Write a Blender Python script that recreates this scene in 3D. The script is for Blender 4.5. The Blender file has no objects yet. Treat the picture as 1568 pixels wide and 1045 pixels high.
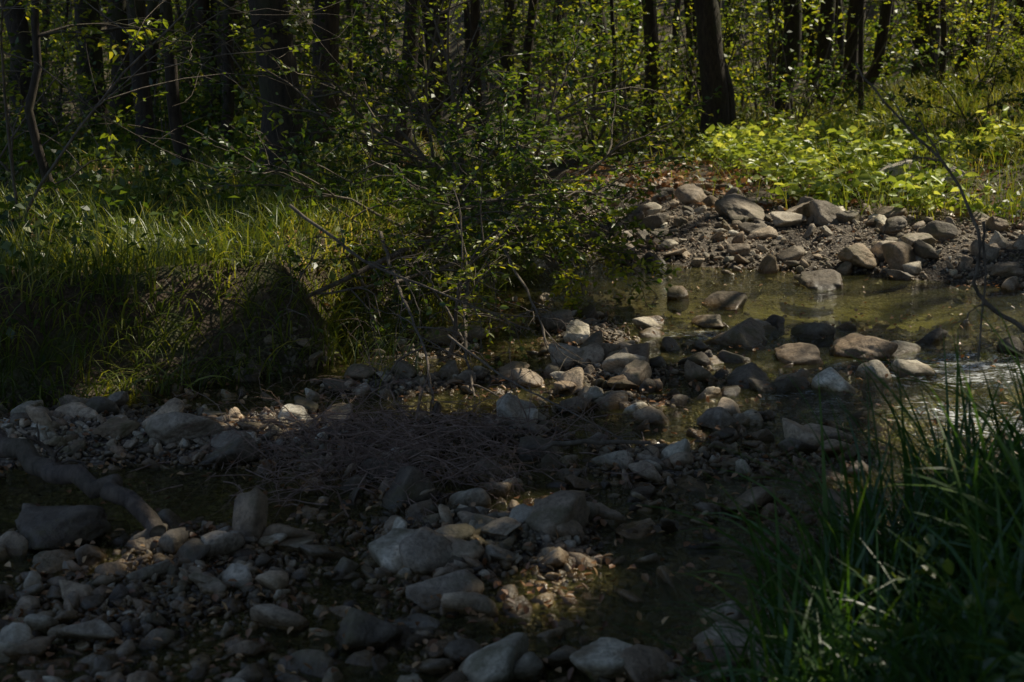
import bpy, math, numpy as np
from mathutils import Vector
rng = np.random.default_rng(7)
scene = bpy.context.scene
scene.view_settings.view_transform = 'Standard'
scene.view_settings.look = 'None'
scene.view_settings.exposure = 0

# ------------------------------------------------------------ sun / sky
ELEV = math.radians(50); AZ = math.atan2(0.8, 0.6)
S = np.array([math.cos(ELEV)*math.sin(AZ), math.cos(ELEV)*math.cos(AZ), math.sin(ELEV)])
w = bpy.data.worlds.new("World"); scene.world = w; w.use_nodes = True
nt = w.node_tree
sky = nt.nodes.new('ShaderNodeTexSky'); sky.sky_type = 'NISHITA'; sky.sun_disc = False
sky.sun_elevation = ELEV; sky.sun_rotation = AZ
bg = nt.nodes['Background']; bg.inputs['Strength'].default_value = 0.125
nt.links.new(sky.outputs[0], bg.inputs[0])
sl = bpy.data.lights.new("sun", 'SUN'); sl.energy = 5.0; sl.angle = math.radians(0.5); sl.color = (1, 0.92, 0.74)
so = bpy.data.objects.new("sun", sl); scene.collection.objects.link(so)
so.rotation_euler = Vector(S).to_track_quat('Z', 'Y').to_euler(); so.location = (10, 8, 20)

# ------------------------------------------------------------ camera
cd = bpy.data.cameras.new("camera"); cam = bpy.data.objects.new("camera", cd)
scene.collection.objects.link(cam); scene.camera = cam
cam.location = (0, 0, 1.7); cam.rotation_euler = (math.radians(90-10.5), 0, 0)
cd.lens = 50; cd.sensor_width = 36; cd.clip_end = 600; cd.clip_start = 0.05
cd.dof.use_dof = True; cd.dof.focus_distance = 8.5; cd.dof.aperture_fstop = 4.5

# ------------------------------------------------------------ helpers
def lattice(ix, iy, seed):
    n = (ix.astype(np.int64)*374761393 + iy.astype(np.int64)*668265263 + seed*974711) & 0xffffffff
    n = ((n ^ (n >> 13))*1274126177) & 0xffffffff
    return ((n ^ (n >> 16)) & 0xffff)/65535.0
def vnoise(x, y, seed=0):
    x = np.asarray(x, float); y = np.asarray(y, float)
    ix = np.floor(x); iy = np.floor(y); fx = x-ix; fy = y-iy
    fx = fx*fx*(3-2*fx); fy = fy*fy*(3-2*fy)
    a = lattice(ix, iy, seed); b = lattice(ix+1, iy, seed); c = lattice(ix, iy+1, seed); d = lattice(ix+1, iy+1, seed)
    return (a*(1-fx)+b*fx)*(1-fy)+(c*(1-fx)+d*fx)*fy - 0.5
def smooth(t):
    t = np.clip(t, 0, 1); return t*t*(3-2*t)
def sdist(poly, x, y):
    x = np.asarray(x, float); y = np.asarray(y, float)
    best = np.full(x.shape, 1e18); inside = np.zeros(x.shape, bool)
    n = len(poly)
    for i in range(n):
        ax, ay = poly[i]; bx, by = poly[(i+1) % n]
        dx, dy = bx-ax, by-ay
        t = np.clip(((x-ax)*dx+(y-ay)*dy)/(dx*dx+dy*dy), 0, 1)
        best = np.minimum(best, (x-ax-t*dx)**2+(y-ay-t*dy)**2)
        if dy != 0:
            c = ((ay > y) != (by > y)) & (x < dx*(y-ay)/dy+ax)
            inside ^= c
    d = np.sqrt(best)
    return np.where(inside, d, -d)
LEFT = [(-200,5),(-6,6.0),(-4,6.6),(-2.6,7.05),(-2.2,7.35),(-1.6,7.85),(-1.1,8.4),(-.8,9.2),(-.4,10.6),(.05,12),(.35,13.3),(.4,15),(.1,18),(-.6,21),(-2,25),(-4,40),(-10,220),(-200,220)]
RIGHT = [(200,8),(9,9.5),(6.5,11.0),(5.0,12.6),(3.7,13.7),(2.3,14.6),(1.8,17),(1.3,20),(.4,24),(-1.5,40),(-5,220),(200,220)]
NEAR = [(-200,-.5),(-3,.3),(-.3,1.3),(.3,2.3),(.6,3.2),(.95,4.0),(1.6,4.8),(3,5.3),(8,5.8),(200,6),(200,-200),(-200,-200)]
BUMPS = [(0.0,5.6,1.2,.8,.035),(.9,6.6,.7,.8,.01),(-2.2,6.5,1.1,.33,.09),(-1.0,4.6,1.0,.4,.03),(-1.75,5.72,.9,.28,-.12),(-.5,3.9,1.2,.45,.025),
         (-.7,7.3,.5,.25,-.06),(.5,8.8,.35,1.3,.04),(2.5,11.2,1.9,1.3,-.2),(2.6,7.6,.9,1.2,-.11),(.75,4.4,.4,.45,-.06),(-.5,7.9,.7,.3,.07)]
def H(x, y):
    x = np.asarray(x, float); y = np.asarray(y, float)
    l = sdist(LEFT, x, y); r = sdist(RIGHT, x, y); n = sdist(NEAR, x, y)
    h = -0.03 + np.zeros(x.shape)
    for cx, cy, sx, sy, a in BUMPS:
        h = h + a*np.exp(-((x-cx)/sx)**2-((y-cy)/sy)**2)
    h = h + .08*vnoise(x*1.6, y*1.6, 1) + .04*vnoise(x*5, y*5, 2)
    h = h + .34*smooth(1+r/np.where(y > 15.5, .7, 2.3))*(r < 0)
    l2 = l + .35*vnoise(x*1.3, y*1.3, 5)*1.0
    hb = smooth(l2/.5)*.66 + .015*np.clip(l, 0, 40) + .16*vnoise(x*.6, y*.6, 3)*smooth(l/1.0) + .05*vnoise(x*3, y*3, 8)*smooth(l/.5)
    hr = .34*smooth(r/.1) + .085*np.clip(r, 0, 30) + .25*vnoise(x*.5, y*.5, 4)*smooth(r/2) + .9*smooth((x-4)/7)*smooth(r/5)+.06*vnoise(x*3, y*3, 9)*smooth(r/.5)
    hn = .42*smooth(n/.9)
    h = h + np.where(l > -.4, hb, 0)
    h = np.where(r > 0, h*smooth(1-r/.1) + hr, h)
    h = h + np.where(n > 0, hn, 0)
    R = np.hypot(x, y)
    h = h + 13*smooth((R-36)/70) + 1.2*vnoise(x*.12, y*.12, 6)*smooth((R-24)/16)
    return h

class Bld:
    def __init__(s): s.V=[]; s.F=[]; s.M=[]; s.A=[]; s.n=0
    def add(s, V, F, m=0, a=0.5):
        V = np.asarray(V, np.float32).reshape(-1, 3); F = np.asarray(F, np.int64)
        if len(V) == 0: return
        s.V.append(V); s.F.append(F+s.n); s.M.append(np.full(len(F), m, np.int32))
        s.A.append(np.broadcast_to(np.asarray(a, np.float32), (len(V),))); s.n += len(V)
    def obj(s, name, mats, smooth_=True, loc=None):
        V = np.concatenate(s.V)
        loc = np.array(loc if loc is not None else (0, 0, 0), float)
        V = V-loc.astype(np.float32)
        me = bpy.data.meshes.new(name)
        tot = np.concatenate([np.full(len(f), f.shape[1], np.int32) for f in s.F])
        idx = np.concatenate([f.ravel() for f in s.F]).astype(np.int32)
        me.vertices.add(len(V)); me.vertices.foreach_set('co', V.ravel())
        me.loops.add(len(idx)); me.loops.foreach_set('vertex_index', idx)
        me.polygons.add(len(tot)); st = np.concatenate([[0], np.cumsum(tot)[:-1]]).astype(np.int32)
        me.polygons.foreach_set('loop_start', st)
        me.polygons.foreach_set('material_index', np.concatenate(s.M))
        me.polygons.foreach_set('use_smooth', np.full(len(tot), smooth_))
        for m in mats: me.materials.append(m)
        at = me.attributes.new('v', 'FLOAT', 'POINT'); at.data.foreach_set('value', np.concatenate(s.A).astype(np.float32))
        me.update(calc_edges=True)
        o = bpy.data.objects.new(name, me); o.location = loc; scene.collection.objects.link(o)
        return o

def unit(v): return v/np.maximum(np.linalg.norm(v, axis=-1, keepdims=True), 1e-9)
def leaves(B, C, L, W, m=0, up=.8, fine=False, flat=1.0, dirs=None, vr=(0, 1), fold=.18):
    C = np.asarray(C, float); N = len(C)
    if N == 0: return
    L = np.broadcast_to(L, (N,))[:, None]*rng.uniform(.65, 1.25, (N, 1)); W = np.broadcast_to(W, (N,))[:, None]*rng.uniform(.7, 1.2, (N, 1))
    d = rng.normal(size=(N, 3)); d[:, 2] *= .5*flat
    if dirs is not None: d = d*.5+dirs
    d = unit(d)
    n = unit(rng.normal(size=(N, 3))*(1/max(up, .01))*.6+np.array([0, 0, 1.]))
    s = unit(np.cross(n, d)); n = np.cross(d, s)
    a = rng.uniform(vr[0], vr[1], N)
    if not fine:
        P = np.stack([C-d*L/2, C+s*W/2+n*W*fold, C+d*L/2-n*L*.08, C-s*W/2+n*W*fold], 1)
        B.add(P, np.arange(N*4).reshape(N, 4), m, np.repeat(a, 4))
    else:
        P = np.stack([C-d*L/2, C-d*L*.18+s*W*.5+n*W*fold, C+d*L*.2+s*W*.38+n*W*fold*.7, C+d*L/2-n*L*.12,
                      C+d*L*.2-s*W*.38+n*W*fold*.7, C-d*L*.18-s*W*.5+n*W*fold], 1)
        i = np.arange(N)[:, None]*6
        B.add(P, np.concatenate([i+[0, 1, 2, 3], i+[0, 3, 4, 5]]), m, np.repeat(a, 6))
def tube(B, P, R, n=6, m=0, a=.5):
    P = np.asarray(P, float); k = len(P); R = np.broadcast_to(R, (k,))
    T = unit(np.gradient(P, axis=0))
    ref = np.array([0, 0, 1.]) if abs(T[0, 2]) < .8 else np.array([1., 0, 0])
    u = unit(np.cross(T, ref)); v = np.cross(T, u)
    an = np.arange(n)*2*np.pi/n
    ring = P[:, None]+R[:, None, None]*(np.cos(an)[None, :, None]*u[:, None]+np.sin(an)[None, :, None]*v[:, None])
    i = np.arange(k-1)[:, None]*n; j = np.arange(n)[None, :]; j2 = (j+1) % n
    F = np.stack([i+j, i+j2, i+n+j2, i+n+j], -1).reshape(-1, 4)
    B.add(ring.reshape(-1, 3), F, m, a)
def wander(p, d, L, n, jit, droop=0.0):
    pts = [np.array(p, float)]; d = unit(np.array(d, float))
    for i in range(n):
        d = unit(d+rng.normal(size=3)*jit+np.array([0, 0, -droop])); pts.append(pts[-1]+d*L/n)
    return np.array(pts)
def grow(B, p, d, L, r, lvl, kids, leafC, leafD, jit=.18, droop=.03, m=0, spread=.8, nl=14, tipr=.3):
    n = 6
    P = wander(p, d, L, n, jit, droop)
    tube(B, P, np.linspace(r, r*tipr, n+1), 6 if r > .01 else 4, m, rng.random())
    if lvl >= len(kids):
        t = rng.uniform(.1, 1, nl)*n; i = np.minimum(t.astype(int), n-1); f = (t-i)[:, None]
        c = P[i]*(1-f)+P[i+1]*f; o = rng.normal(size=(nl, 3)); o[:, 2] *= .4; o = unit(o)
        leafC.append(c+o*.03*max(L/.3, .7)); leafD.append(o+.5*unit(P[-1]-P[0])); return
    for _ in range(kids[lvl]):
        t = rng.uniform(.25, 1)*n; i = min(int(t), n-1); c = P[i]*(1-(t-i))+P[i+1]*(t-i)
        dd = unit(P[i+1]-P[i])+rng.normal(size=3)*spread*np.array([1, 1, .6])
        grow(B, c, dd, L*rng.uniform(.4, .65), max(r*.45, .0012), lvl+1, kids, leafC, leafD, jit, droop, m, spread, nl, tipr)
def grass(B, C, L, Wd, k=4, m=0, az=None, th0=(0, .35), th1=(.5, 2.0), vr=(0, 1)):
    N = len(C)
    if N == 0: return
    L = np.broadcast_to(L, (N,))*rng.uniform(.5, 1.2, N); Wd = np.broadcast_to(Wd, (N,))*rng.uniform(.6, 1.2, N)
    A = rng.uniform(0, 2*np.pi, N) if az is None else az+rng.normal(size=N)*.8
    a0 = rng.uniform(*th0, N); a1 = rng.uniform(*th1, N)
    hx, hy = np.cos(A), np.sin(A); P = np.array(C, float); rows = []
    sx, sy = -hy, hx; tw = rng.normal(size=N)*.4
    for j in range(k+1):
        t = j/k; wd = Wd*(1-t**1.6)*.5+.0004
        rows.append(np.stack([P-np.stack([sx*wd, sy*wd, wd*tw], 1), P+np.stack([sx*wd, sy*wd, wd*tw], 1)], 1))
        th = a0+a1*(t+.5/k)**1.3
        P = P+np.stack([hx*np.sin(th), hy*np.sin(th), np.cos(th)], 1)*(L/k)[:, None]
    V = np.stack(rows, 1)
    i = np.arange(N)[:, None, None]*2*(k+1)+np.arange(k)[None, :, None]*2
    F = (i+np.array([0, 1, 3, 2])).reshape(-1, 4)
    B.add(V.reshape(-1, 3), F, m, np.repeat(rng.uniform(*vr, N), 2*(k+1)))

# ------------------------------------------------------------ materials
def mat(name):
    m = bpy.data.materials.new(name); m.use_nodes = True; t = m.node_tree; t.nodes.clear()
    return m, t, t.nodes.new('ShaderNodeOutputMaterial')
def N_(t, ty, **kw):
    n = t.nodes.new(ty)
    for k, v in kw.items():
        if k in n.inputs: n.inputs[k].default_value = v
        else: setattr(n, k, v)
    return n
def ramp(t, fac, stops):
    r = t.nodes.new('ShaderNodeValToRGB'); e = r.color_ramp.elements
    while len(e) < len(stops): e.new(.5)
    for i, (p, c) in enumerate(stops): e[i].position = p; e[i].color = (*c, 1)
    t.links.new(fac, r.inputs[0]); return r.outputs[0]
def mixc(t, f, a, b, mode='MIX'):
    m = t.nodes.new('ShaderNodeMix'); m.data_type = 'RGBA'; m.blend_type = mode
    for s, k in ((f, 0), (a, 6), (b, 7)):
        if hasattr(s, 'links'): t.links.new(s, m.inputs[k])
        else: m.inputs[k].default_value = s if k == 0 else (*s, 1)
    return m.outputs[2]
def math_(t, op, a, b=0.0, c=None):
    m = t.nodes.new('ShaderNodeMath'); m.operation = op; m.use_clamp = False
    for i, s in enumerate((a, b) if c is None else (a, b, c)):
        if hasattr(s, 'links'): t.links.new(s, m.inputs[i])
        else: m.inputs[i].default_value = s
    return m.outputs[0]
def foliage(name, stops, trans=.45, gloss=.05, rough=.4, tb=(1.8, 1.6, .55)):
    m, t, out = mat(name)
    a = N_(t, 'ShaderNodeAttribute', attribute_name='v')
    geo = t.nodes.new('ShaderNodeNewGeometry')
    ns = N_(t, 'ShaderNodeTexNoise', Scale=1.3, Detail=2.0); t.links.new(geo.outputs['Position'], ns.inputs['Vector'])
    f = math_(t, 'ADD', math_(t, 'MULTIPLY', a.outputs['Fac'], .65), math_(t, 'MULTIPLY_ADD', ns.outputs['Fac'], 1.2, -.42))
    c = ramp(t, f, stops)
    tc = mixc(t, 1.0, c, tb, 'MULTIPLY')
    d = N_(t, 'ShaderNodeBsdfDiffuse'); t.links.new(c, d.inputs[0])
    tr = N_(t, 'ShaderNodeBsdfTranslucent'); t.links.new(tc, tr.inputs[0])
    g = N_(t, 'ShaderNodeBsdfGlossy', Roughness=rough)
    m1 = t.nodes.new('ShaderNodeMixShader'); m1.inputs[0].default_value = trans
    t.links.new(d.outputs[0], m1.inputs[1]); t.links.new(tr.outputs[0], m1.inputs[2])
    m2 = t.nodes.new('ShaderNodeMixShader'); m2.inputs[0].default_value = gloss
    t.links.new(m1.outputs[0], m2.inputs[1]); t.links.new(g.outputs[0], m2.inputs[2]); t.links.new(m2.outputs[0], out.inputs[0])
    return m
M_leaf = foliage('leaf_green', [(0, (.022, .05, .012)), (.45, (.055, .105, .02)), (.75, (.13, .19, .03)), (1, (.27, .26, .045))])
M_canopy = foliage('canopy_leaf', [(0, (.03, .055, .01)), (1, (.08, .12, .02))], trans=.2, tb=(1.2, 1.2, .5))
M_leafb = foliage('leaf_yellow_green', [(0, (.07, .12, .02)), (.5, (.2, .27, .035)), (1, (.48, .45, .06))], trans=.55)
M_grass = foliage('grass_blades', [(0, (.035, .06, .014)), (.5, (.13, .18, .032)), (.8, (.3, .32, .055)), (1, (.5, .42, .18))], trans=.4)
M_grassn = foliage('grass_lush', [(0, (.02, .06, .016)), (.6, (.05, .125, .024)), (1, (.14, .24, .035))], trans=.4, gloss=.05)
M_herb = foliage('herb_leaf', [(0, (.13, .2, .04)), (.5, (.34, .44, .1)), (1, (.64, .68, .26))], trans=.4)
M_dead = foliage('dead_leaf', [(0, (.08, .035, .018)), (.5, (.26, .13, .06)), (1, (.6, .4, .2))], trans=.15, tb=(1.2, .9, .6))

def bark(name, c1, c2, moss=.4):
    m, t, out = mat(name)
    geo = t.nodes.new('ShaderNodeNewGeometry')
    mp = N_(t, 'ShaderNodeMapping'); mp.inputs['Scale'].default_value = (1, 1, .22); t.links.new(geo.outputs['Position'], mp.inputs[0])
    n1 = N_(t, 'ShaderNodeTexNoise', Scale=28.0, Detail=5.0, Roughness=.7); t.links.new(mp.outputs[0], n1.inputs['Vector'])
    n2 = N_(t, 'ShaderNodeTexNoise', Scale=2.2, Detail=3.0); t.links.new(geo.outputs['Position'], n2.inputs['Vector'])
    c = ramp(t, n1.outputs['Fac'], [(.3, c1), (.7, c2)])
    mf = ramp(t, n2.outputs['Fac'], [(.5, (0, 0, 0)), (.68, (moss, moss, moss))])
    c = mixc(t, mf, c, (.06, .075, .015))
    p = N_(t, 'ShaderNodeBsdfPrincipled', Roughness=.85); t.links.new(c, p.inputs['Base Color'])
    b = N_(t, 'ShaderNodeBump', Strength=.8, Distance=.02); t.links.new(n1.outputs['Fac'], b.inputs['Height']); t.links.new(b.outputs[0], p.inputs['Normal'])
    t.links.new(p.outputs[0], out.inputs[0]); return m
M_bark = bark('tree_bark', (.014, .010, .008), (.085, .062, .042))
M_twig = bark('twig_bark', (.06, .045, .035), (.25, .2, .15), .15)
M_brush = bark('dry_twigs', (.12, .07, .055), (.40, .28, .21), 0)
M_log = bark('driftwood_bark', (.035, .026, .02), (.17, .13, .1), .2)

def rockmat(name, base):
    m, t, out = mat(name)
    a = N_(t, 'ShaderNodeAttribute', attribute_name='v')
    geo = t.nodes.new('ShaderNodeNewGeometry')
    def noise(sc, det, ro=.6):
        n = N_(t, 'ShaderNodeTexNoise', Scale=sc, Detail=det, Roughness=ro); t.links.new(geo.outputs['Position'], n.inputs['Vector']); return n.outputs['Fac']
    n1, n2, n3 = noise(9.0, 5), noise(55.0, 4, .75), noise(2.5, 3)
    c = ramp(t, a.outputs['Fac'], base)
    c = mixc(t, .9, c, ramp(t, n1, [(.3, (.5, .44, .35)), (.5, (1, .97, .9)), (.7, (1.4, 1.35, 1.25))]), 'MULTIPLY')
    c = mixc(t, .85, c, ramp(t, n2, [(.32, (.5, .48, .45)), (.6, (1.3, 1.28, 1.25))]), 'MULTIPLY')
    mo = math_(t, 'MULTIPLY', ramp(t, n3, [(.48, (0, 0, 0)), (.6, (1, 1, 1))]), ramp(t, n1, [(.42, (0, 0, 0)), (.58, (.8, .8, .8))]))
    c = mixc(t, mo, c, (.10, .085, .032))
    sp = t.nodes.new('ShaderNodeSeparateXYZ'); t.links.new(geo.outputs['Position'], sp.inputs[0])
    z = math_(t, 'ADD', sp.outputs[2], math_(t, 'MULTIPLY', math_(t, 'SUBTRACT', n1, .5), .08))
    mr = N_(t, 'ShaderNodeMapRange'); mr.inputs[1].default_value = .015; mr.inputs[2].default_value = .06; mr.inputs[3].default_value = 1; mr.inputs[4].default_value = 0
    t.links.new(z, mr.inputs[0]); wet = mr.outputs[0]
    c = mixc(t, wet, c, mixc(t, 1.0, c, (.42, .34, .22), 'MULTIPLY'))
    ro = math_(t, 'MULTIPLY_ADD', wet, -.48, .7)
    p = N_(t, 'ShaderNodeBsdfPrincipled'); t.links.new(c, p.inputs['Base Color']); t.links.new(ro, p.inputs['Roughness'])
    b = N_(t, 'ShaderNodeBump', Strength=.9, Distance=.02); t.links.new(math_(t, 'ADD', n1, math_(t, 'MULTIPLY', n2, .4)), b.inputs['Height']); t.links.new(b.outputs[0], p.inputs['Normal'])
    t.links.new(p.outputs[0], out.inputs[0]); return m
M_rock = rockmat('limestone_rock', [(0, (.08, .06, .043)), (.2, (.19, .165, .135)), (.32, (.29, .21, .14)), (.45, (.27, .24, .205)), (.6, (.43, .34, .25)), (.74, (.39, .36, .315)), (.9, (.58, .53, .44)), (1, (.8, .77, .7))])
M_gravel = rockmat('gravel_stone', [(0, (.07, .05, .034)), (.2, (.21, .18, .145)), (.35, (.31, .215, .145)), (.52, (.3, .27, .23)), (.7, (.47, .38, .28)), (.86, (.5, .47, .42)), (1, (.85, .82, .75))])

M_ground, t, out = mat('ground_soil_and_gravel')
a = N_(t, 'ShaderNodeAttribute', attribute_name='v'); geo = t.nodes.new('ShaderNodeNewGeometry')
def gn(sc, det, ro=.6):
    n = N_(t, 'ShaderNodeTexNoise', Scale=sc, Detail=det, Roughness=ro); t.links.new(geo.outputs['Position'], n.inputs['Vector']); return n.outputs['Fac']
vo = N_(t, 'ShaderNodeTexVoronoi', Scale=48.0); t.links.new(geo.outputs['Position'], vo.inputs['Vector'])
vc = t.nodes.new('ShaderNodeSeparateColor'); t.links.new(vo.outputs['Color'], vc.inputs[0])
gc = ramp(t, vc.outputs[0], [(0, (.06, .045, .03)), (.5, (.17, .135, .1)), (1, (.38, .33, .26))])
gc = mixc(t, .8, gc, ramp(t, vo.outputs['Distance'], [(.2, (1, 1, 1)), (.75, (.25, .22, .2))]), 'MULTIPLY')
n1, n2 = gn(3.0, 5), gn(30.0, 6, .7)
spz = t.nodes.new('ShaderNodeSeparateXYZ'); t.links.new(geo.outputs['Position'], spz.inputs[0])
mr = N_(t, 'ShaderNodeMapRange'); mr.inputs[1].default_value = -.24; mr.inputs[2].default_value = -.11; mr.inputs[3].default_value = 1; mr.inputs[4].default_value = 0
t.links.new(spz.outputs[2], mr.inputs[0])
gc = mixc(t, mr.outputs[0], gc, mixc(t, .7, mixc(t, 1.0, gc, (.9, .8, .4), 'MULTIPLY'), (.40, .38, .11)))
sc_ = ramp(t, n2, [(.3, (.03, .02, .012)), (.6, (.10, .065, .04)), (.8, (.24, .16, .095))])
sc_ = mixc(t, ramp(t, n1, [(.45, (0, 0, 0)), (.62, (.8, .8, .8))]), sc_, (.07, .085, .02))
col = mixc(t, a.outputs['Fac'], gc, sc_)
p = N_(t, 'ShaderNodeBsdfPrincipled', Roughness=.9); t.links.new(col, p.inputs['Base Color'])
b = N_(t, 'ShaderNodeBump', Strength=.7, Distance=.02); t.links.new(math_(t, 'SUBTRACT', n2, vo.outputs['Distance']), b.inputs['Height']); t.links.new(b.outputs[0], p.inputs['Normal'])
t.links.new(p.outputs[0], out.inputs[0])

# water
M_water, t, out = mat('stream_water')
geo = t.nodes.new('ShaderNodeNewGeometry'); a = N_(t, 'ShaderNodeAttribute', attribute_name='v')
mp = N_(t, 'ShaderNodeMapping'); mp.inputs['Scale'].default_value = (.7, 1.5, 1); t.links.new(geo.outputs['Position'], mp.inputs[0])
w1 = N_(t, 'ShaderNodeTexNoise', Scale=5.0, Detail=4.0, Distortion=.6); t.links.new(mp.outputs[0], w1.inputs['Vector'])
w2 = N_(t, 'ShaderNodeTexNoise', Scale=22.0, Detail=3.0, Distortion=.8); t.links.new(mp.outputs[0], w2.inputs['Vector'])
hgt = math_(t, 'ADD', w1.outputs['Fac'], math_(t, 'MULTIPLY', w2.outputs['Fac'], .55))
bs = math_(t, 'MULTIPLY_ADD', a.outputs['Fac'], .55, .45)
b = N_(t, 'ShaderNodeBump', Distance=.04); t.links.new(bs, b.inputs['Strength']); t.links.new(hgt, b.inputs['Height'])
tr = N_(t, 'ShaderNodeBsdfTransparent'); tr.inputs[0].default_value = (.88, .87, .62, 1)
mud = N_(t, 'ShaderNodeBsdfDiffuse'); mud.inputs[0].default_value = (.24, .24, .08, 1)
mt = t.nodes.new('ShaderNodeMixShader'); mt.inputs[0].default_value = .1; t.links.new(tr.outputs[0], mt.inputs[1]); t.links.new(mud.outputs[0], mt.inputs[2])
gl = N_(t, 'ShaderNodeBsdfGlossy', Roughness=.04); t.links.new(b.outputs[0], gl.inputs['Normal'])
fr = N_(t, 'ShaderNodeFresnel', IOR=1.42); t.links.new(b.outputs[0], fr.inputs['Normal'])
ms = t.nodes.new('ShaderNodeMixShader'); t.links.new(fr.outputs[0], ms.inputs[0]); t.links.new(mt.outputs[0], ms.inputs[1]); t.links.new(gl.outputs[0], ms.inputs[2])
df = N_(t, 'ShaderNodeBsdfDiffuse'); df.inputs[0].default_value = (.8, .83, .85, 1)
w3 = N_(t, 'ShaderNodeTexNoise', Scale=16.0, Detail=6.0, Roughness=.75, Distortion=1.2); t.links.new(mp.outputs[0], w3.inputs['Vector'])
fo = ramp(t, math_(t, 'ADD', w3.outputs['Fac'], math_(t, 'MULTIPLY_ADD', a.outputs['Fac'], .3, -.28)), [(.49, (0, 0, 0)), (.62, (.8, .8, .8))])
m2 = t.nodes.new('ShaderNodeMixShader'); t.links.new(fo, m2.inputs[0]); t.links.new(ms.outputs[0], m2.inputs[1]); t.links.new(df.outputs[0], m2.inputs[2])
t.links.new(m2.outputs[0], out.inputs[0])

# ------------------------------------------------------------ ground
def axis(lo, hi, st, far, g=1.12):
    c = list(np.arange(lo, hi+1e-6, st)); s = st
    while c[-1] < far: s *= g; c.append(c[-1]+s)
    s = st
    while c[0] > -far: s *= g; c.insert(0, c[0]-s)
    return np.array(c)
X = axis(-6, 7, .055, 200); Y = axis(1, 23, .06, 200)
gx, gy = np.meshgrid(X, Y); gz = H(gx, gy)
nx, ny = len(X), len(Y)
i = (np.arange(ny-1)[:, None]*nx+np.arange(nx-1)[None, :])[..., None]
lb = np.maximum(np.maximum(sdist(LEFT, gx, gy), sdist(RIGHT, gx, gy)), sdist(NEAR, gx, gy))
lb = np.maximum(smooth((lb+.15)/.5), smooth((np.hypot(gx, gy)-19)/4))
B = Bld(); B.add(np.stack([gx, gy, gz], -1), (i+np.array([0, 1, nx+1, nx])).reshape(-1, 4), 0, lb.ravel()); B.obj('ground', [M_ground])
X = np.arange(-9, 10, .08); Y = np.arange(.5, 30, .08); gx, gy = np.meshgrid(X, Y); nx, ny = len(X), len(Y)
rap = np.zeros(gx.shape)
for cx, cy, sx, sy, am in [(2.7, 8.2, 1.0, .8, 1.), (1.3, 9.4, .6, .3, .9), (2.4, 6.9, .7, 1., 1.), (.7, 14.4, .4, .9, .9), (1.6, 7.6, .6, .6, .7), (.5, 7.4, .3, .6, .3)]:
    rap = np.maximum(rap, am*np.exp(-((gx-cx)/sx)**2-((gy-cy)/sy)**2))
gz = 0*gx + rap*.05*vnoise(gx*7, gy*9, 11)+.004*vnoise(gx*3, gy*6, 12)
i = (np.arange(ny-1)[:, None]*nx+np.arange(nx-1)[None, :])[..., None]
B = Bld(); B.add(np.stack([gx, gy, gz], -1), (i+np.array([0, 1, nx+1, nx])).reshape(-1, 4), 0, rap.ravel()); B.obj('stream_water', [M_water])

# ------------------------------------------------------------ rocks
import bmesh
def ico(sub):
    bm = bmesh.new(); bmesh.ops.create_icosphere(bm, subdivisions=sub, radius=1)
    V = np.array([v.co[:] for v in bm.verts]); F = np.array([[v.index for v in f.verts] for f in bm.faces]); bm.free(); return V, F
def rockshape(V, npl=12, k=9.0, rough=.05):
    pl = unit(rng.normal(size=(npl, 3))); dd = rng.uniform(.35, .85, npl)
    c = np.maximum(V@pl.T, 1e-3)/dd
    r = 1/np.power((c**k).sum(1)+1.0, 1/k)
    q = V*r[:, None]
    for f, am in ((2.3, rough), (5., rough*.7), (11., rough*.4)):
        o = rng.uniform(0, 6, 3)
        q = q*(1+am*np.sin(V[:, [0]]*f+o[0]+np.sin(V[:, [1]]*f*1.3))*np.cos(V[:, [2]]*f*1.1+o[1])*1.3)
    s = np.array([1, rng.uniform(.5, .95), rng.uniform(.32, .66)]); return q*s/np.abs(q[:, 0]).max()
def rotm(N, tilt=.35):
    az = rng.uniform(0, 2*np.pi, N); ax = rng.normal(size=(N, 2))*tilt
    c, s = np.cos(az), np.sin(az); Z = np.zeros(N); O = np.ones(N)
    Rz = np.stack([c, -s, Z, s, c, Z, Z, Z, O], 1).reshape(N, 3, 3)
    c, s = np.cos(ax[:, 0]), np.sin(ax[:, 0]); Rx = np.stack([O, Z, Z, Z, c, -s, Z, s, c], 1).reshape(N, 3, 3)
    c, s = np.cos(ax[:, 1]), np.sin(ax[:, 1]); Ry = np.stack([c, Z, s, Z, O, Z, -s, Z, c], 1).reshape(N, 3, 3)
    return Rx@Ry@Rz
def scatter(B, x, y, r, sub, nsh=16, sink=.2, tilt=.4):
    V, F = ico(sub); z = H(x, y); N = len(x); sid = rng.integers(0, nsh, N)
    for s in range(nsh):
        q = rockshape(V, k=34 if sub > 2 else 14); I = np.where(sid == s)[0]
        if len(I) == 0: continue
        P = np.einsum('nij,kj->nki', rotm(len(I), tilt), q)*r[I][:, None, None]
        P += np.stack([x[I], y[I], z[I]+r[I]*(.5-sink)], 1)[:, None]
        Fs = (np.arange(len(I))[:, None, None]*len(V)+F[None]).reshape(-1, 3)
        B.add(P.reshape(-1, 3), Fs, 0, np.repeat(rng.beta(1.3, 1.7, len(I)), len(V)))
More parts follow.
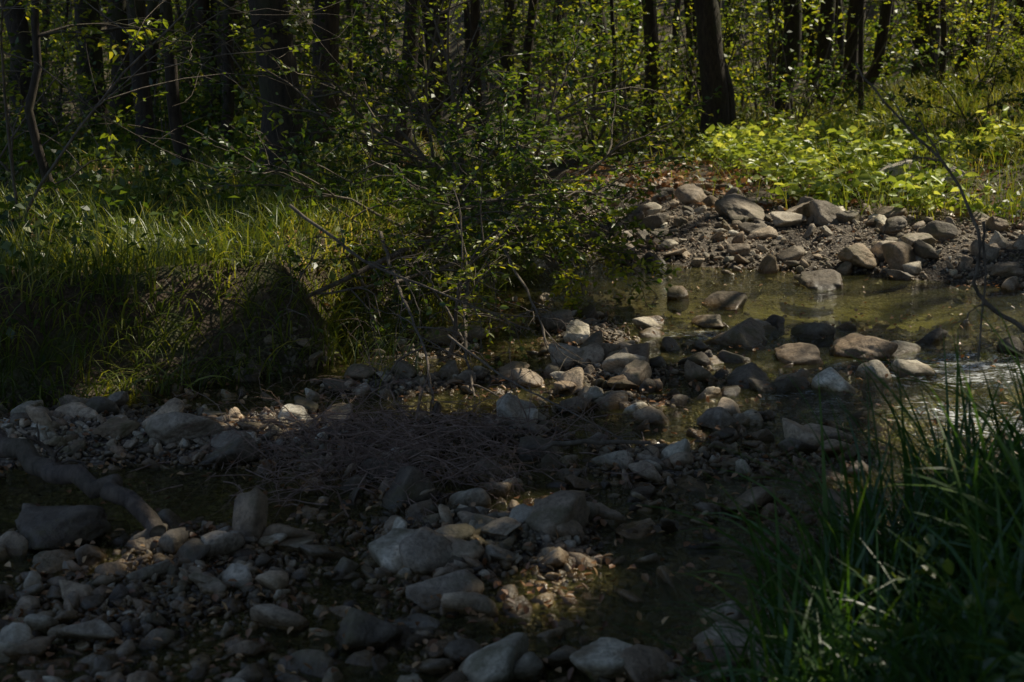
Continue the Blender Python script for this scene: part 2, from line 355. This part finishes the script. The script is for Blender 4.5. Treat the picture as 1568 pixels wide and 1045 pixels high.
def bedpts(N, ymin=2.2, ymax=21, pw=1.0, dryw=.25):
    xs, ys = [], []
    n = 0
    while n < N:
        u = rng.random(N*3); y = ymin*(ymax/ymin)**(u**pw) ; x = rng.uniform(-1, 1, N*3)*(.4*y+.6)
        s = np.maximum(np.maximum(sdist(LEFT, x, y), sdist(RIGHT, x, y)-.5), sdist(NEAR, x, y)-.25)
        h = H(x, y); k = (s < .12) & (rng.random(N*3) < np.clip(.5+(h+.05)*6, dryw, 1)) & ((h > -.12) | (rng.random(N*3) < .3))
        xs.append(x[k]); ys.append(y[k]); n += k.sum()
    return np.concatenate(xs)[:N], np.concatenate(ys)[:N]
B = Bld(); x, y = bedpts(46000, ymin=3.2); scatter(B, x, y, np.exp(rng.normal(-4.2, .4, len(x))), 2, 20, .15, .6); B.obj('gravel', [M_gravel])
B = Bld(); x, y = bedpts(3500, ymin=3.2, dryw=.35); scatter(B, x, y, np.exp(rng.normal(-3.35, .47, len(x))), 3, 36, .2, .5); B.obj('river_stones', [M_rock])
B = Bld(); x, y = bedpts(320, ymin=3.2, pw=.9, dryw=.45); scatter(B, x, y, rng.uniform(.05, .14, len(x))**1.0, 4, 30, .3, .35)
xf = rng.uniform(.9, 6, 360); yf = rng.uniform(10.5, 17, 360); sd = sdist(RIGHT, xf, yf); k = (sd > -1.9) & (sd < .35)
scatter(B, xf[k], yf[k], .05+.17*rng.random(k.sum())**2, 4, 20, .25, .4)
xf = rng.uniform(.2, 3.2, 65); yf = rng.uniform(6.4, 10.3, 65); scatter(B, xf, yf, rng.uniform(.07, .16, 65), 4, 14, .05, .3)
B.obj('river_rocks', [M_rock])
BOUL = [(-.28,4.2,.12,.2),(-1.22,4.65,.11,.45),(-1.62,4.8,.085,.6),(-1.72,5.12,.2,.05),(-.78,5.0,.1,.5),(-1.5,6.45,.2,.5),(-1.85,6.4,.13,.3),(-1.09,6.78,.11,1.0),
 (-1.22,6.5,.12,.35),(-.57,4.38,.075,.6),(-.09,4.32,.08,.7),(-.76,4.05,.1,.35),(.49,5.2,.11,.6),(-.03,5.0,.085,.5),(-.36,5.4,.1,.4),(.28,7.65,.15,.3),(-.07,7.6,.08,.3),
 (.41,9.1,.15,.88),(1.28,11,.2,.3),(1.62,10.6,.17,.4),(1.4,9.8,.22,.5),(1.48,9.15,.26,.4),(1.75,8.65,.23,.35),(2.2,8.7,.21,.3),(2.75,9.2,.17,.15),(2.3,9.7,.13,.3),
 (1.05,7.5,.13,.7),(.72,7.0,.11,.6),(1.02,6.85,.14,.45),(.62,7.7,.12,.3),(2.9,14.2,.34,.5),(4.2,15.5,.34,.75),(4.7,15.3,.24,.7),(3.1,12.6,.24,.6),(3.6,12.7,.2,.7),
 (2.3,14.3,.3,.5),(2.6,11.7,.3,.1),(2.0,15.6,.25,.4),(.95,9.9,.12,.3),(-1.0,4.55,.09,.5),(.1,4.1,.07,.5),(.75,4.9,.1,.4)]
VB, FB = ico(5)
for (bx, by, br, bv) in BOUL:
    q = rockshape(VB, 14, 34, .055)@rotm(1, .2)[0].T
    z = float(H(bx, by)); zc = max(z, -.05)+br*.27
    B = Bld(); B.add(q*br+np.array([bx, by, zc]), FB, 0, bv); B.obj('boulder', [M_rock], loc=(bx, by, zc))

# ------------------------------------------------------------ sun gaps through the canopy
GAPS = [(4.0,15.6,.8,1.6),(5.6,15.4,.9,1.4),(3.1,14.8,.4,1.3),(7.2,17,1.4,1.3),(1.9,18,.5,1.5),(2.6,17.2,.5,1.4),(2.0,16.4,.4,.9),(2.9,13.2,.2,.6),(3.9,12.7,.2,.6),(2.1,13.4,.1,.5),(5.0,14,.5,1.1),
 (1.6,11.8,0,.6),(2.6,11.2,0,.8),(3.6,9.8,0,.7),(3.2,10.8,0,.8),(1.9,10.8,0,.5),(.41,9.1,.1,.25),(.3,7.7,.1,.2),(1.3,9.7,.1,.35),(1.05,7.4,.1,.25),(2.9,8.2,0,.6),(1.7,8.5,.1,.35),(2.5,7.1,0,.45),(2.1,6.3,0,.2),
 (-1.75,8.9,.85,.5),(-1.3,9.3,.8,.35),(-2.7,8.3,.85,.1),(-1.09,6.8,.1,.15),(-1.3,6.95,.05,.1),(-.35,7.4,0,.15),(.3,11.0,1.4,.6),(-.2,10.8,1.0,.35),(.7,11.4,1.3,.5),(-.6,10.5,1.1,.3),
 (-.35,8.6,.4,.25),(1.5,14,.2,.5),(1.2,3.6,.9,.0),(.8,6.6,.05,.04),(.1,4.5,.05,.02),(-.2,4.9,.05,.0),(1.1,20,.8,1.3),(3.2,21,.8,1.0),(8,22,2,1.2),(6,25,1.5,1.1),(10,27,2.5,1.4),(-.5,16,1.2,.5),(.5,22,1.5,1.0)]
for _ in range(125):
    yy = rng.uniform(19, 62); xx = rng.uniform(-.42, .45)*yy
    if xx < -1 and rng.random() < .65: continue
    GAPS.append((xx, yy, float(rng.uniform(.3, 3.5)+max(0, yy-36)*.12), float(rng.uniform(.3, 1.5))))
for _ in range(34):
    yy = rng.uniform(20, 42); GAPS.append((rng.uniform(.03, .42)*yy, yy, float(rng.uniform(1, 3.2)), float(rng.uniform(.5, 1.4))))
for _ in range(26):
    yy = rng.uniform(9, 17); GAPS.append((rng.uniform(-.38, -.02)*yy, yy, rng.uniform(.8, 2.6), rng.uniform(.0, .2)))
for _ in range(9):
    yy = rng.uniform(4.5, 9); GAPS.append((rng.uniform(-.3, .3)*yy, yy, .05, rng.uniform(.0, .04)))
GA = np.array(GAPS)
def shade_keep(C, half=.13):
    keep = np.ones(len(C), bool)
    for gx_, gy_, gz_, gr in GA:
        d = C-np.array([gx_, gy_, gz_]); al = d@S; pr = d-al[:, None]*S
        keep &= ~((al > 0) & ((pr**2).sum(1) < (gr+half)**2) & (C[:, 2] > 3.6))
    return keep

def tree(x, y, r, h, lean=(0, 0), cr=3.6, nleaf=1900, low=2, zc=(.42, 1.0), name='tree', leafsize=.26):
    B = Bld(); z0 = float(H(x, y))-.1
    n = 16; t_ = np.linspace(0, 1, n+1)**1.4
    wob = np.cumsum(rng.normal(size=(n+1, 2))*.07*(h/14), 0); wob[:2] = 0
    P = np.stack([x+lean[0]*t_*h+wob[:, 0], y+lean[1]*t_*h+wob[:, 1], z0+t_*h], 1)
    R = r*(1-.8*t_)*(1+.45*np.exp(-t_*h/.25))
    tube(B, P, R, 14 if r > .09 else 8, 0)
    LC, LD = [], []
    for _ in range(low):
        i = rng.uniform(.06, .3); c = np.array([np.interp(i, t_, P[:, k]) for k in range(3)])
        a = rng.uniform(0, 2*np.pi); grow(B, c, (math.cos(a), math.sin(a), .15), rng.uniform(.7, 1.7), .012, 0, [4, 3], LC, LD, nl=8, droop=.05)
    if LC: leaves(B, np.concatenate(LC), .075, .045, 2, fine=True, dirs=np.concatenate(LD))
    tips = []
    for _ in range(9):
        i = rng.uniform(.4, .95); c = np.array([np.interp(i, t_, P[:, k]) for k in range(3)])
        a = rng.uniform(0, 2*np.pi); L = cr*rng.uniform(.6, 1.1)*(1.15-.5*i)
        Q = wander(c, (math.cos(a), math.sin(a), .5), L, 6, .15); tube(B, Q, np.linspace(r*.3, .012, 7), 5, 0); tips += [Q[3], Q[5], Q[6]]
    tips = np.array(tips)
    ncl = 60; cc = np.concatenate([tips, np.stack([P[-1, 0]+rng.normal(size=ncl)*cr*.5, P[-1, 1]+rng.normal(size=ncl)*cr*.5, z0+h*rng.uniform(zc[0], zc[1], ncl)], 1)])
    C = cc[rng.integers(0, len(cc), nleaf)]+rng.normal(size=(nleaf, 3))*np.array([.8, .8, .4])
    C = C[C[:, 2] > 4.2+.03*C[:, 1]]; C = C[shade_keep(C, leafsize*.5)]
    leaves(B, C, leafsize, leafsize*.7, 1, up=1.2)
    return B.obj(name, [M_bark, M_canopy, M_leafb], loc=(x, y, z0))

VIS = [(-3.5,11,.038,6,(.02,0)),(-4.6,18,.11,13,(0,0)),(-3.25,14.3,.07,10,(.01,0)),(-2.24,13.7,.2,16,(.03,0)),(-2.55,19,.18,16,(0,0)),(-4.0,20,.085,11,(0,0)),
 (-1.5,19.5,.12,14,(.06,0)),(-1.25,22,.08,12,(.01,0)),(1.95,27,.05,9,(0,0)),(3.35,23.5,.22,15,(-.11,0)),(3.5,23.8,.2,16,(-.01,0)),(4.85,26,.18,15,(-.02,0)),(6.1,28,.16,15,(.01,0)),
 (5.3,30,.06,10,(0,0)),(7.4,25,.06,9,(-.03,0)),(7.0,29,.12,14,(0,0)),(8.8,24,.07,10,(.04,0)),(-6.5,16,.14,15,(0,0)),(-7.2,22,.18,16,(0,0)),(-5.6,26,.16,15,(0,0)),(-.6,29,.12,13,(0,0)),(9.8,28,.15,15,(.02,0)),(8.2,26.5,.12,14,(-.03,0)),(5.9,24.5,.05,9,(.02,0))]
for v in VIS: tree(v[0], v[1], v[2], v[3], v[4], low=3 if v[2] < .12 else 1, nleaf=1300, leafsize=.38)
SH = []
while len(SH) < 44:
    x, y = rng.uniform(3.5, 22), rng.uniform(-3, 25)
    if x < .42*y+1.8: continue
    if sdist(RIGHT, x, y) < .3 and sdist(NEAR, x, y) < .3: continue
    if all((x-a)**2+(y-b)**2 > 5 for a, b in SH): SH.append((x, y))
for x, y in SH: tree(x, y, rng.uniform(.1, .2), rng.uniform(12, 17), (rng.uniform(-.2, -.04), rng.uniform(-.05, .05)), cr=4.3, nleaf=3500 if y < 16 else 2800, low=0, leafsize=.42)

# ------------------------------------------------------------ distant forest
B = Bld()
n = 0
while n < 210:
    y = rng.uniform(26, 85); x = rng.uniform(-.55, .6)*y
    if abs(x-1.0) < 1.2 and y < 34: continue
    z = float(H(x, y)); hh = rng.uniform(10, 16); ln = rng.normal()*.06
    r = rng.choice([.05, .12, .18, .27])*rng.uniform(.7, 1.3); tt = np.linspace(0, 1, 9)
    tube(B, np.stack([x+ln*tt*hh+np.cumsum(rng.normal(size=9)*.12), y+0*tt, z-.2+tt*hh], 1), r*(1-.6*tt), 7, 0); n += 1
cl = 1000; cy = rng.uniform(18, 80, cl); cx = rng.uniform(-.6, .75, cl)*cy; cz = H(cx, cy)+rng.uniform(6, 15, cl)
C = np.repeat(np.stack([cx, cy, cz], 1), 60, 0); C += rng.normal(size=C.shape)*np.array([1.3, 1.3, .6]); C = C[shade_keep(C, .25)]
leaves(B, C, .6, .42, 1, up=1.2)
B.obj('distant_forest', [M_bark, M_canopy])
B = Bld(); CC = []; CB = []
for _ in range(490):
    y = 18+57*rng.random()**1.0; x = rng.uniform(-.46, .48)*y
    if (sdist(RIGHT, x, y) < .8 and sdist(LEFT, x, y) < .8): continue
    if x > 1 and x < 7.5 and y < 23.5: continue
    z = float(H(x, y)); hh = rng.uniform(.5, 4.0)*min(1, .3+y/50)
    for _s in range(3):
        Q = wander((x, y, z-.05), (rng.normal()*.2, rng.normal()*.2, 1), hh, 6, .1); tube(B, Q, np.linspace(.012+.004*hh, .004, 7), 4, 0)
    k = 9; cc = np.stack([x+rng.normal(size=k)*.5, y+rng.normal(size=k)*.5, z+hh*rng.uniform(.25, 1.05, k)], 1)
    c = np.repeat(cc, 24, 0)+rng.normal(size=(k*24, 3))*np.array([.28, .28, .1])*(1+hh*.12)
    (CB if rng.random() < (.55 if x > 0 else .2) else CC).append(c)
def lv(CL, m):
    C = np.concatenate(CL); s = .06+.0024*C[:, 1]; leaves(B, C, s, s*.62, m, up=1.0)
lv(CC, 1); lv(CB, 2)
B.obj('understory_shrubs', [M_twig, M_leaf, M_leafb])

# ------------------------------------------------------------ ground cover
B = Bld()
N = 60000; y = 7+33*rng.random(N)**1.6; x = rng.uniform(-.48, .5, N)*y-.0
l = sdist(LEFT, x, y); r = sdist(RIGHT, x, y)
k = ((l > 1.3) | (r > .25) | ((l > .2) & (rng.random(N) < .25))) & (vnoise(x*1.1, y*1.1, 21)+.5+rng.random(N)*.4 > .6) & ~((x > .8) & (x < 3.2) & (y > 14.5) & (y < 20) & (rng.random(N) < .8)); x, y = x[k], y[k]
hv = .03+np.abs(rng.normal(size=len(x)))*.12*(1+vnoise(x*1.5, y*1.5, 22)*1.5)
C = np.stack([x, y, H(x, y)+hv], 1); s = .05+.0025*y; leaves(B, C, s, s*.7, 0, up=1.2)
B.obj('undergrowth', [M_leaf])
B = Bld()
N = 68000; x = rng.uniform(-6, .7, N); y = rng.uniform(6, 15, N); l = sdist(LEFT, x, y)
clump = vnoise(x*2.2, y*2.2, 31)+.5
k = (l > -.02) & (rng.random(N) < np.clip(1.2-l*.28, .12, 1)*(.3+1.1*clump)); x, y, l = x[k], y[k], l[k]
A = np.where(l < .6, -.9+rng.normal(size=len(x))*.7, rng.uniform(0, 6.28, len(x)))
C = np.stack([x, y, H(x, y)-.01], 1)
k = l < .5
grass(B, C[k], .42, .009, 5, 0, az=A[k]*1.0, th0=(.1, .7), th1=(1.0, 2.6))
grass(B, C[~k], .34, .009, 4, 0, th0=(0, .35), th1=(.4, 1.9))
N = 14000; y = rng.uniform(12, 30, N); x = rng.uniform(-.45, -.0, N)*y; k = (sdist(LEFT, x, y) > .2) & (vnoise(x*.8, y*.8, 33) > -.1)
C = np.stack([x, y, H(x, y)-.01], 1)[k]; grass(B, C, .34, .011, 3, 0)
B.obj('bank_grass', [M_grass])
B = Bld(); D = Bld()
N = 760; x = rng.uniform(1.6, 9, N); y = rng.uniform(12, 22, N); r = sdist(RIGHT, x, y); k = (r > .1) & (r < 4.0) & (vnoise(x*.9, y*.9, 41)+.5+.25*rng.random(N) > .48) & ~((x < 2.8) & (y > 15))
CC = []; DD = []
for a_, b_ in zip(x[k], y[k]):
    z = float(H(a_, b_)); q = rng.integers(9, 18); an = rng.uniform(0, 6.28, q); rad = rng.uniform(.03, .2, q); hs = rng.uniform(.5, 1.7)
    CC.append(np.stack([a_+np.cos(an)*rad, b_+np.sin(an)*rad, z+rng.uniform(.06, .3, q)*hs], 1)); DD.append(np.stack([np.cos(an), np.sin(an), .1+0*an], 1))
C = np.concatenate(CC); leaves(B, C, .13, .085, 0, up=1.0, fine=True, dirs=np.concatenate(DD))
for c in C[::4]:
    g = np.array([c[0], c[1], float(H(c[0], c[1]))]); tube(B, np.array([g, (g+c)/2+rng.normal(size=3)*.01, c]), .002, 3, 0)
B.obj('butterbur_plants', [M_herb])
N = 40000; x = rng.uniform(1.5, 12, N); y = rng.uniform(11.5, 30, N); r = sdist(RIGHT, x, y); k = (r > .1) & (rng.random(N) < np.clip(.15+.25*(x-2.6), .1, 1)*(vnoise(x*.8, y*.8, 43)+.75))
C = np.stack([x, y, H(x, y)-.01], 1)[k]; grass(D, C, .45, .011, 4, 0, th1=(.4, 1.8), vr=(.4, 1)); D.obj('meadow_grass', [M_grass])
B = Bld()
N = 19000; x = rng.uniform(.3, 3.6, N); y = rng.uniform(1.5, 5.2, N); nn = sdist(NEAR, x, y); cl = vnoise(x*4, y*4, 51)+.5
k = (nn > .0) & (x/y > .16) & (rng.random(N) < .35+cl); C = np.stack([x, y, H(x, y)-.01], 1)[k]
grass(B, C, .52, .012, 6, 0, th0=(0, .5), th1=(.7, 2.3), vr=(.0, .85))
for (tx, ty, nb, L) in [(.3,2.15,44,.7),(.7,3.2,60,.6),(.82,3.55,80,.7),(.98,3.85,90,.78),(1.12,4.05,90,.82),(1.3,4.3,90,.85),(1.5,4.5,80,.85),(1.3,3.8,80,.85),(1.6,4.1,80,.9),(1.0,2.9,60,.65),(.55,2.6,24,.5),(1.9,4.6,80,.9),(1.45,3.3,80,.85),(.85,3.1,60,.65),(1.25,3.0,70,.8)]:
    C = np.stack([tx+rng.normal(size=nb)*.08, ty+rng.normal(size=nb)*.08, 0*np.zeros(nb)], 1); C[:, 2] = H(C[:, 0], C[:, 1])-.01
    grass(B, C, L, .017, 8, 0, th0=(0, .4), th1=(.4, 1.8), vr=(.3, 1))
B.obj('foreground_grass', [M_grassn])
B = Bld(); N = 7000; x = rng.uniform(.5, 3, N); y = rng.uniform(1.6, 4.8, N); nn = sdist(NEAR, x, y); k = (nn > .1) & (x/y > .22) & (vnoise(x*3, y*3, 53) > -.15)
C = np.stack([x, y, H(x, y)+rng.uniform(.02, .42, N)], 1)[k]; leaves(B, C, .05, .034, 0, fine=True); B.obj('foreground_herbs', [M_leaf])

# ------------------------------------------------------------ shrubs
def shrub(name, base, stems, L, r, kids, nl, size, up=1.1, mats=None, droop=.03, dirs=None, jit=.16, sp=.8):
    B = Bld(); LC, LD = [], []
    for s in range(stems):
        d = dirs[s % len(dirs)] if dirs else (rng.normal()*.6, rng.normal()*.5, .8)
        d = np.array(d, float)+rng.normal(size=3)*.15
        p = np.array(base)+rng.normal(size=3)*np.array([.1, .1, 0])
        grow(B, p, d, L*rng.uniform(.7, 1.15), r, 0, kids, LC, LD, nl=nl, droop=droop, jit=jit, spread=sp)
    leaves(B, np.concatenate(LC), size, size*.6, 1, up=up, fine=True, dirs=np.concatenate(LD), flat=.6)
    return B.obj(name, mats or [M_twig, M_leaf], loc=base)
shrub('hazel_shrub', (-.05, 12.0, .45), 12, 1.9, .022, [5, 5], 13, .062, dirs=[(-.7,-.3,.5),(-.4,-.4,.8),(.1,-.5,.8),(.3,-.4,.6),(.45,-.6,.3),(-.8,-.5,.3),(-.2,-.9,.3),(.25,-.9,.12)])
shrub('hazel_shrub', (-.6, 10.6, .5), 8, 1.3, .016, [5, 5], 10, .055, dirs=[(-.8,-.3,.6),(-.2,-.6,.6),(.5,-.5,.4),(.3,-.8,.1),(-.7,-.5,.2)])
shrub('bank_shrub', (-.2, 11.2, .5), 6, 1.2, .014, [5, 4], 12, .055, dirs=[(.7,-.5,.2),(.5,-.6,-.05),(.7,-.3,.4),(.5,-.8,.2)], mats=[M_twig, M_leafb])
shrub('bank_shrub', (-.7, 14.2, .6), 6, 2.0, .022, [5, 4], 12, .07, mats=[M_twig, M_leafb])
shrub('bank_shrub', (-3.9, 10.4, .65), 5, 1.6, .01, [4, 4], 9, .055)
shrub('bank_shrub', (-4.6, 12.8, .65), 6, 1.7, .013, [4, 3], 9, .06, mats=[M_twig, M_leafb])
shrub('bank_shrub', (-1.4, 15.6, .65), 5, 1.8, .013, [4, 4], 10, .06)
shrub('bank_shrub', (4.3, 21.5, .8), 5, 1.2, .013, [4, 4], 11, .075)
shrub('bank_shrub', (7.3, 22.5, 1.6), 6, 1.6, .013, [5, 4], 11, .075, mats=[M_twig, M_leafb])
shrub('bank_shrub', (6.2, 19.5, 1.1), 5, 1.0, .013, [4, 4], 10, .07)
shrub('young_sapling', (-.42, 8.5, .0), 3, .95, .012, [5, 4], 9, .04, dirs=[(0,0,1),(.1,0,1),(-.4,0,.8)], mats=[M_twig, M_leafb])
shrub('young_sapling', (-3.3, 9.4, .6), 2, 2.6, .012, [7, 5], 3, .04, dirs=[(.1,0,1),(.25,0,.9)])
def branch(name, pts, r0, r1, kids=10, L=.5, nl=8, size=.05, m=None, sides=8, dz=.0, kl=[3]):
    B = Bld(); P = np.array(pts, float); tt = np.linspace(0, 1, len(P)); q = np.linspace(0, 1, 4*len(P))
    P = np.stack([np.interp(q, tt, P[:, k]) for k in range(3)], 1); P[1:-1] = (P[:-2]+2*P[1:-1]+P[2:])/4; P += rng.normal(size=P.shape)*r0*.35
    tube(B, P, np.linspace(r0, r1, len(P)), sides, 0); LC, LD = [], []
    for _ in range(kids):
        i = rng.integers(len(P)//5, len(P)-1); grow(B, P[i], rng.normal(size=3)*np.array([1, .6, .5])+np.array([0, 0, dz])+unit(P[-1]-P[0])*.6, L*rng.uniform(.5, 1.1), r0*.35, 0, kl, LC, LD, nl=max(nl, 1), droop=.05)
    if nl and LC: leaves(B, np.concatenate(LC), size, size*.6, 1, fine=True, dirs=np.concatenate(LD))
    return B.obj(name, [m or M_twig, M_leaf], loc=tuple(P[0]))
branch('fallen_branch', [(.0,11.4,.75),(-.4,10,.62),(-.95,9,.5),(-1.35,8.5,.33),(-1.7,8.2,.22)], .028, .008, 12, .6, 4)
branch('fallen_branch', [(.1,11.4,.7),(-.2,9.8,.5),(-.7,8.8,.45),(-1.2,8.6,.4)], .022, .006, 10, .5, 4)
branch('fallen_branch', [(-.3,9.8,.5),(-.3,9.0,.3),(-.28,8.3,.1),(-.2,7.4,.03)], .018, .006, 12, .45, 0)
branch('fallen_branch', [(-.9,9.6,.7),(-.75,8.9,.5),(-.6,8.2,.35),(-.45,7.5,.2),(-.4,7.0,.08)], .014, .004, 14, .5, 0)
branch('fallen_branch', [(-.1,10.2,.6),(.0,9.2,.5),(.15,8.3,.35),(.2,7.7,.25)], .013, .004, 12, .45, 0)
branch('fallen_branch', [(-1.4,9.0,.9),(-.9,8.6,.6),(-.3,8.3,.4),(.1,8.2,.25)], .012, .004, 12, .45, 2)
branch('fallen_branch', [(.2,11.6,.6),(.5,11,.5),(.8,10.8,.35)], .014, .004, 9, .4, 8)
branch('fallen_branch', [(-.35,7.6,.32),(-.05,7.1,.2),(.25,6.6,.15),(.55,6.3,.05)], .007, .003, 5, .25, 0)
branch('driftwood_log', [(-2.2,5.7,.22),(-1.85,5.45,.2),(-1.55,5.2,.16),(-1.28,5.0,.08)], .046, .032, 2, .2, 0, m=M_log, sides=12)
branch('driftwood_stick', [(.05,6.12,.08),(.3,6.15,.1),(.62,6.2,.09)], .014, .008, 2, .15, 0)
branch('overhanging_branch', [(2.4,4.9,.3),(2.1,4.95,.65),(1.85,5,.8),(1.63,5,.95),(1.66,5,1.15),(1.54,5,1.38),(1.34,5,1.56),(1.2,5.05,1.75)], .011, .003, 5, .3, 0)
branch('overhanging_branch', [(1.66,5,1.2),(1.68,5,1.0),(1.67,5,.7)], .005, .003, 1, .15, 0)
B = Bld(); LC, LD = [], []
for _ in range(300):
    x = rng.normal(-.5, .4); y = rng.normal(6.15, .32); mound = .26*math.exp(-((x+.5)/.55)**2-((y-6.15)/.45)**2)
    d = np.array([rng.normal(), rng.normal()*.6, rng.normal()*.25+.15])
    grow(B, (x, y, max(float(H(x, y)), 0)+mound*rng.random()+.01), d, rng.uniform(.2, .55), .0035, 0, [4, 2], LC, LD, nl=1, droop=.12, jit=.22)
B.obj('dry_brush_pile', [M_brush], loc=(-.5, 6.15, .05))
B = Bld(); n_ = 90; C = np.stack([rng.normal(-.7, .12, n_), rng.normal(7.95, .1, n_), np.full(n_, .25)], 1); C[:, 2] = np.maximum(H(C[:, 0], C[:, 1]), 0)
grass(B, C, .4, .005, 5, 0, az=.2); B.obj('grass_tuft', [M_grass])
B = Bld(); x, y = bedpts(4200, dryw=.5); C = np.stack([x, y, np.maximum(H(x, y), .0)+rng.uniform(.012, .04, len(x))], 1); leaves(B, C, .034, .024, 0, up=2.0, fine=True)
N = 11000; y = 9+18*rng.random(N); x = rng.uniform(-.45, .5, N)*y; k = (sdist(LEFT, x, y) > .3) | (sdist(RIGHT, x, y) > .1); x, y = x[k], y[k]
leaves(B, np.stack([x, y, H(x, y)+.015+rng.random(len(x))*.03], 1), .08, .06, 0, up=2.0)
N = 2200; x = rng.uniform(.8, 3.6, N); y = rng.uniform(14.6, 22, N); k = (sdist(RIGHT, x, y) > -.2) & (vnoise(x*1.5, y*1.5, 61) > -.15); x, y = x[k], y[k]
leaves(B, np.stack([x, y, H(x, y)+.015+rng.random(len(x))*.04], 1), .09, .07, 0, up=1.5, vr=(.2, 1))
B.obj('fallen_leaves', [M_dead])
print("verts", sum(len(o.data.vertices) for o in bpy.data.objects if o.type == 'MESH'))
